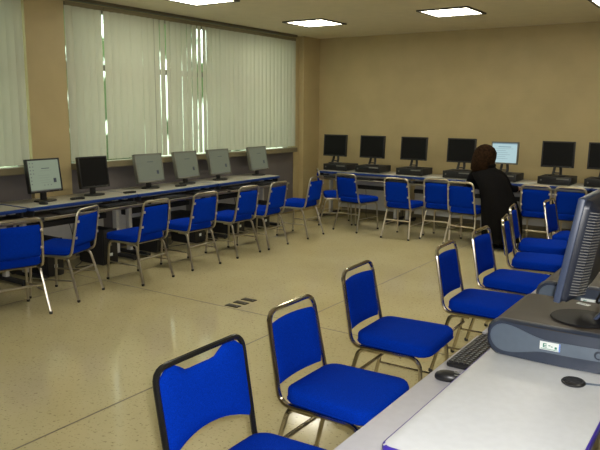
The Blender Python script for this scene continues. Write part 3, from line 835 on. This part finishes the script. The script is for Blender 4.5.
def hand(base, wrist, side, yaw):
    # five fingers rooted in the palm, curled down over the mouse / keys
    n0 = len(nodes)
    bx_, by_, bz_ = nodes[base][0]
    d = Vector((math.sin(yaw), math.cos(yaw), 0)); l = Vector((-math.cos(yaw), math.sin(yaw), 0))
    for k, (off_, ln) in enumerate(((-.024, .040), (-.008, .050), (.008, .047), (.024, .036))):
        a = Vector((bx_, by_, bz_)) + l * off_ + d * .022; c = a + d * ln * .7 + Vector((0, 0, -.004)); e = c + d * ln * .4 + Vector((0, 0, -.018))
        i = len(nodes); nodes.extend([(tuple(a), .009), (tuple(c), .0085), (tuple(e), .0075)]); edges.extend([(base, i), (i, i + 1), (i + 1, i + 2)])
    a = Vector((bx_, by_, bz_)) - l * side * .03 - d * .012; c = a - l * side * .014 + d * .03 + Vector((0, 0, -.012))
    i = len(nodes); nodes.extend([(tuple(a), .011), (tuple(c), .009)]); edges.extend([(base, i), (i, i + 1)])
hand(12, 11, -1, .2); hand(16, 15, 1, .1)
person = skin('person', nodes, edges, m_skin)
person.location = (PX, PY, 0)
tag(person, 'person in a long black coat with dark brown hair, seated at the lit screen', 'person')
# coat: lofted around torso and draped over the chair back, with sleeves
c = B(); rs = []; NN = 28
for z, cx, cy, rx, ry in ((.10, -2.565, 8.44, .23, .23), (.13, -2.565, 8.44, .245, .25), (.30, -2.57, 8.45, .25, .25), (.45, -2.59, 8.46, .25, .245), (.60, -2.63, 8.47, .225, .22), (.76, -2.70, 8.50, .205, .19), (.865, -2.775, 8.55, .215, .165),
                          (.93, -2.83, 8.59, .21, .14), (.985, -2.86, 8.63, .15, .11), (1.03, -2.88, 8.66, .10, .085), (1.065, -2.89, 8.68, .07, .07)):
    ring = []
    for i in range(NN):
        a = 2 * PI * i / NN; w = 1 + (.035 * math.sin(7 * a + z * 3) * max(0, .8 - z))
        ring.append(P(cx + rx * w * math.cos(a), cy + ry * w * math.sin(a), z))
    rs.append(ring)
rings(c, rs, capb=True, capt=True)
def sleeve(pts, rad): 
    f = fillet([P(*p) for p in pts], .07); n = len(f)
    tube(c, f, [rad[0] + (rad[1] - rad[0]) * i / (n - 1) for i in range(n)], 12)
sleeve([(-2.84, 8.60, .92), (-3.02, 8.64, .90), (-3.13, 8.75, .755), (-3.02, 8.98, .725)], (.10, .048))
sleeve([(-2.82, 8.60, .92), (-2.67, 8.62, .90), (-2.60, 8.72, .745), (-2.555, 8.92, .725)], (.10, .045))
co = obj('coat', c, m_coat, person, True, 80)
# hood / collar roll
c = B(); tube(c, [P(-2.88 + .095 * math.cos(a), 8.655 + .09 * math.sin(a), 1.02 + .018 * math.cos(a)) for a in [PI * .15 + 1.7 * PI * i / 16 + PI * .5 for i in range(17)]], .032, 10)
obj('collar', c, m_coat, person)
# hair
c = B(); rs = []
for z, cx, cy, rx, ry in ((.95, -2.93, 8.60, .10, .07), (.99, -2.93, 8.605, .135, .095), (1.06, -2.925, 8.64, .148, .13), (1.14, -2.92, 8.67, .148, .145), (1.20, -2.915, 8.69, .140, .145), (1.26, -2.915, 8.695, .110, .125), (1.295, -2.92, 8.70, .065, .08), (1.31, -2.92, 8.70, .02, .02)):
    ring = []
    for i in range(48):
        a = 2 * PI * i / 48; w = 1 + .035 * math.sin(15 * a + 9 * z) + .02 * math.sin(6 * a - 5 * z)
        x = cx + rx * w * math.cos(a); y = cy + ry * w * math.sin(a)
        if z < 1.24 and math.sin(a) > .35: y = cy + ry * .35 * w + (math.sin(a) - .35) * ry * .12     # opening for the face
        ring.append(P(x, y, z))
    rs.append(ring)
rings(c, rs); obj('hair', c, m_hair, person, True, 80)
c = B()
for x in (-2.78, -2.575):
    tube(c, fillet([P(x, 8.56, .50), P(x, 8.93, .49), P(x, 8.90, .09)], .08), [.095 - .04 * i / 7 for i in range(8)], 12)
obj('trousers', c, m_jean, person)
for x in (-2.78, -2.57):
    c = B(); cushion(c, .095, .25, .055, .045, x - PX, 8.97 - PY, 0, .01, .03); obj('shoe', c, m_black, person)

# ------------------------------------------------------------------ world, lamps, camera
w = bpy.data.worlds.new('World'); bpy.context.scene.world = w; w.use_nodes = True
nt = w.node_tree; bg = nt.nodes['Background']
tc = nt.nodes.new('ShaderNodeTexCoord'); sp = nt.nodes.new('ShaderNodeSeparateXYZ'); nt.links.new(tc.outputs['Generated'], sp.inputs['Vector'])
r = nt.nodes.new('ShaderNodeValToRGB'); r.color_ramp.elements[0].position = .46; r.color_ramp.elements[1].position = .56
r.color_ramp.elements[0].color = (.22, .24, .16, 1); r.color_ramp.elements[1].color = (.95, 1.0, .93, 1)
mr = nt.nodes.new('ShaderNodeMath'); mr.operation = 'MULTIPLY_ADD'; mr.inputs[1].default_value = .5; mr.inputs[2].default_value = .5
nt.links.new(sp.outputs['Z'], mr.inputs[0]); nt.links.new(mr.outputs[0], r.inputs['Fac'])
tn = nt.nodes.new('ShaderNodeTexNoise'); tn.inputs['Scale'].default_value = 14; tn.inputs['Detail'].default_value = 6; nt.links.new(tc.outputs['Generated'], tn.inputs['Vector'])
tr2 = nt.nodes.new('ShaderNodeValToRGB'); tr2.color_ramp.elements[0].position = .5; tr2.color_ramp.elements[1].position = .56
tr2.color_ramp.elements[0].color = (.04, .06, .02, 1); tr2.color_ramp.elements[1].color = (1, 1, 1, 1); nt.links.new(tn.outputs['Fac'], tr2.inputs['Fac'])
mm = nt.nodes.new('ShaderNodeMixRGB'); mm.blend_type = 'MULTIPLY'; mm.inputs['Fac'].default_value = 1
nt.links.new(r.outputs['Color'], mm.inputs['Color1']); nt.links.new(tr2.outputs['Color'], mm.inputs['Color2']); nt.links.new(mm.outputs['Color'], bg.inputs['Color'])
bg.inputs['Strength'].default_value = 7.0

f, yaw, pitch, roll, h = 669.8, .5917, .1694, .0075, 1.7283
F = Vector((-math.sin(yaw) * math.cos(pitch), math.cos(yaw) * math.cos(pitch), -math.sin(pitch)))
Rv = Vector((math.cos(yaw), math.sin(yaw), 0)); U = Rv.cross(F)
R2 = Rv * math.cos(roll) + U * math.sin(roll); U2 = U * math.cos(roll) - Rv * math.sin(roll)
cam = bpy.data.cameras.new('camera'); co_ = bpy.data.objects.new('camera', cam); C.objects.link(co_)
mtx = Matrix((R2, U2, -F)).transposed().to_4x4(); mtx.translation = (0, 0, h); co_.matrix_world = mtx
cam.sensor_width = 36; cam.lens = f / 600 * 36; cam.clip_start = .05; cam.clip_end = 100
bpy.context.scene.camera = co_
# camera flash
ld = bpy.data.lights.new('flash', 'SPOT'); ld.energy = 340; ld.shadow_soft_size = .03; ld.spot_size = math.radians(85); ld.spot_blend = .6; ld.color = (1.0, .98, .95)
lo = bpy.data.objects.new('camera_flash', ld); C.objects.link(lo); m3 = mtx.copy(); m3.translation = Vector((0, 0, h)) + U2 * .07 - R2 * -.05; lo.matrix_world = m3

sc = bpy.context.scene
sc.view_settings.view_transform = 'Standard'; sc.view_settings.look = 'None'; sc.view_settings.exposure = 0; sc.view_settings.gamma = 1
sc.cycles.use_denoising = True
sc.cycles.max_bounces = 8; sc.cycles.diffuse_bounces = 4; sc.cycles.sample_clamp_indirect = 6
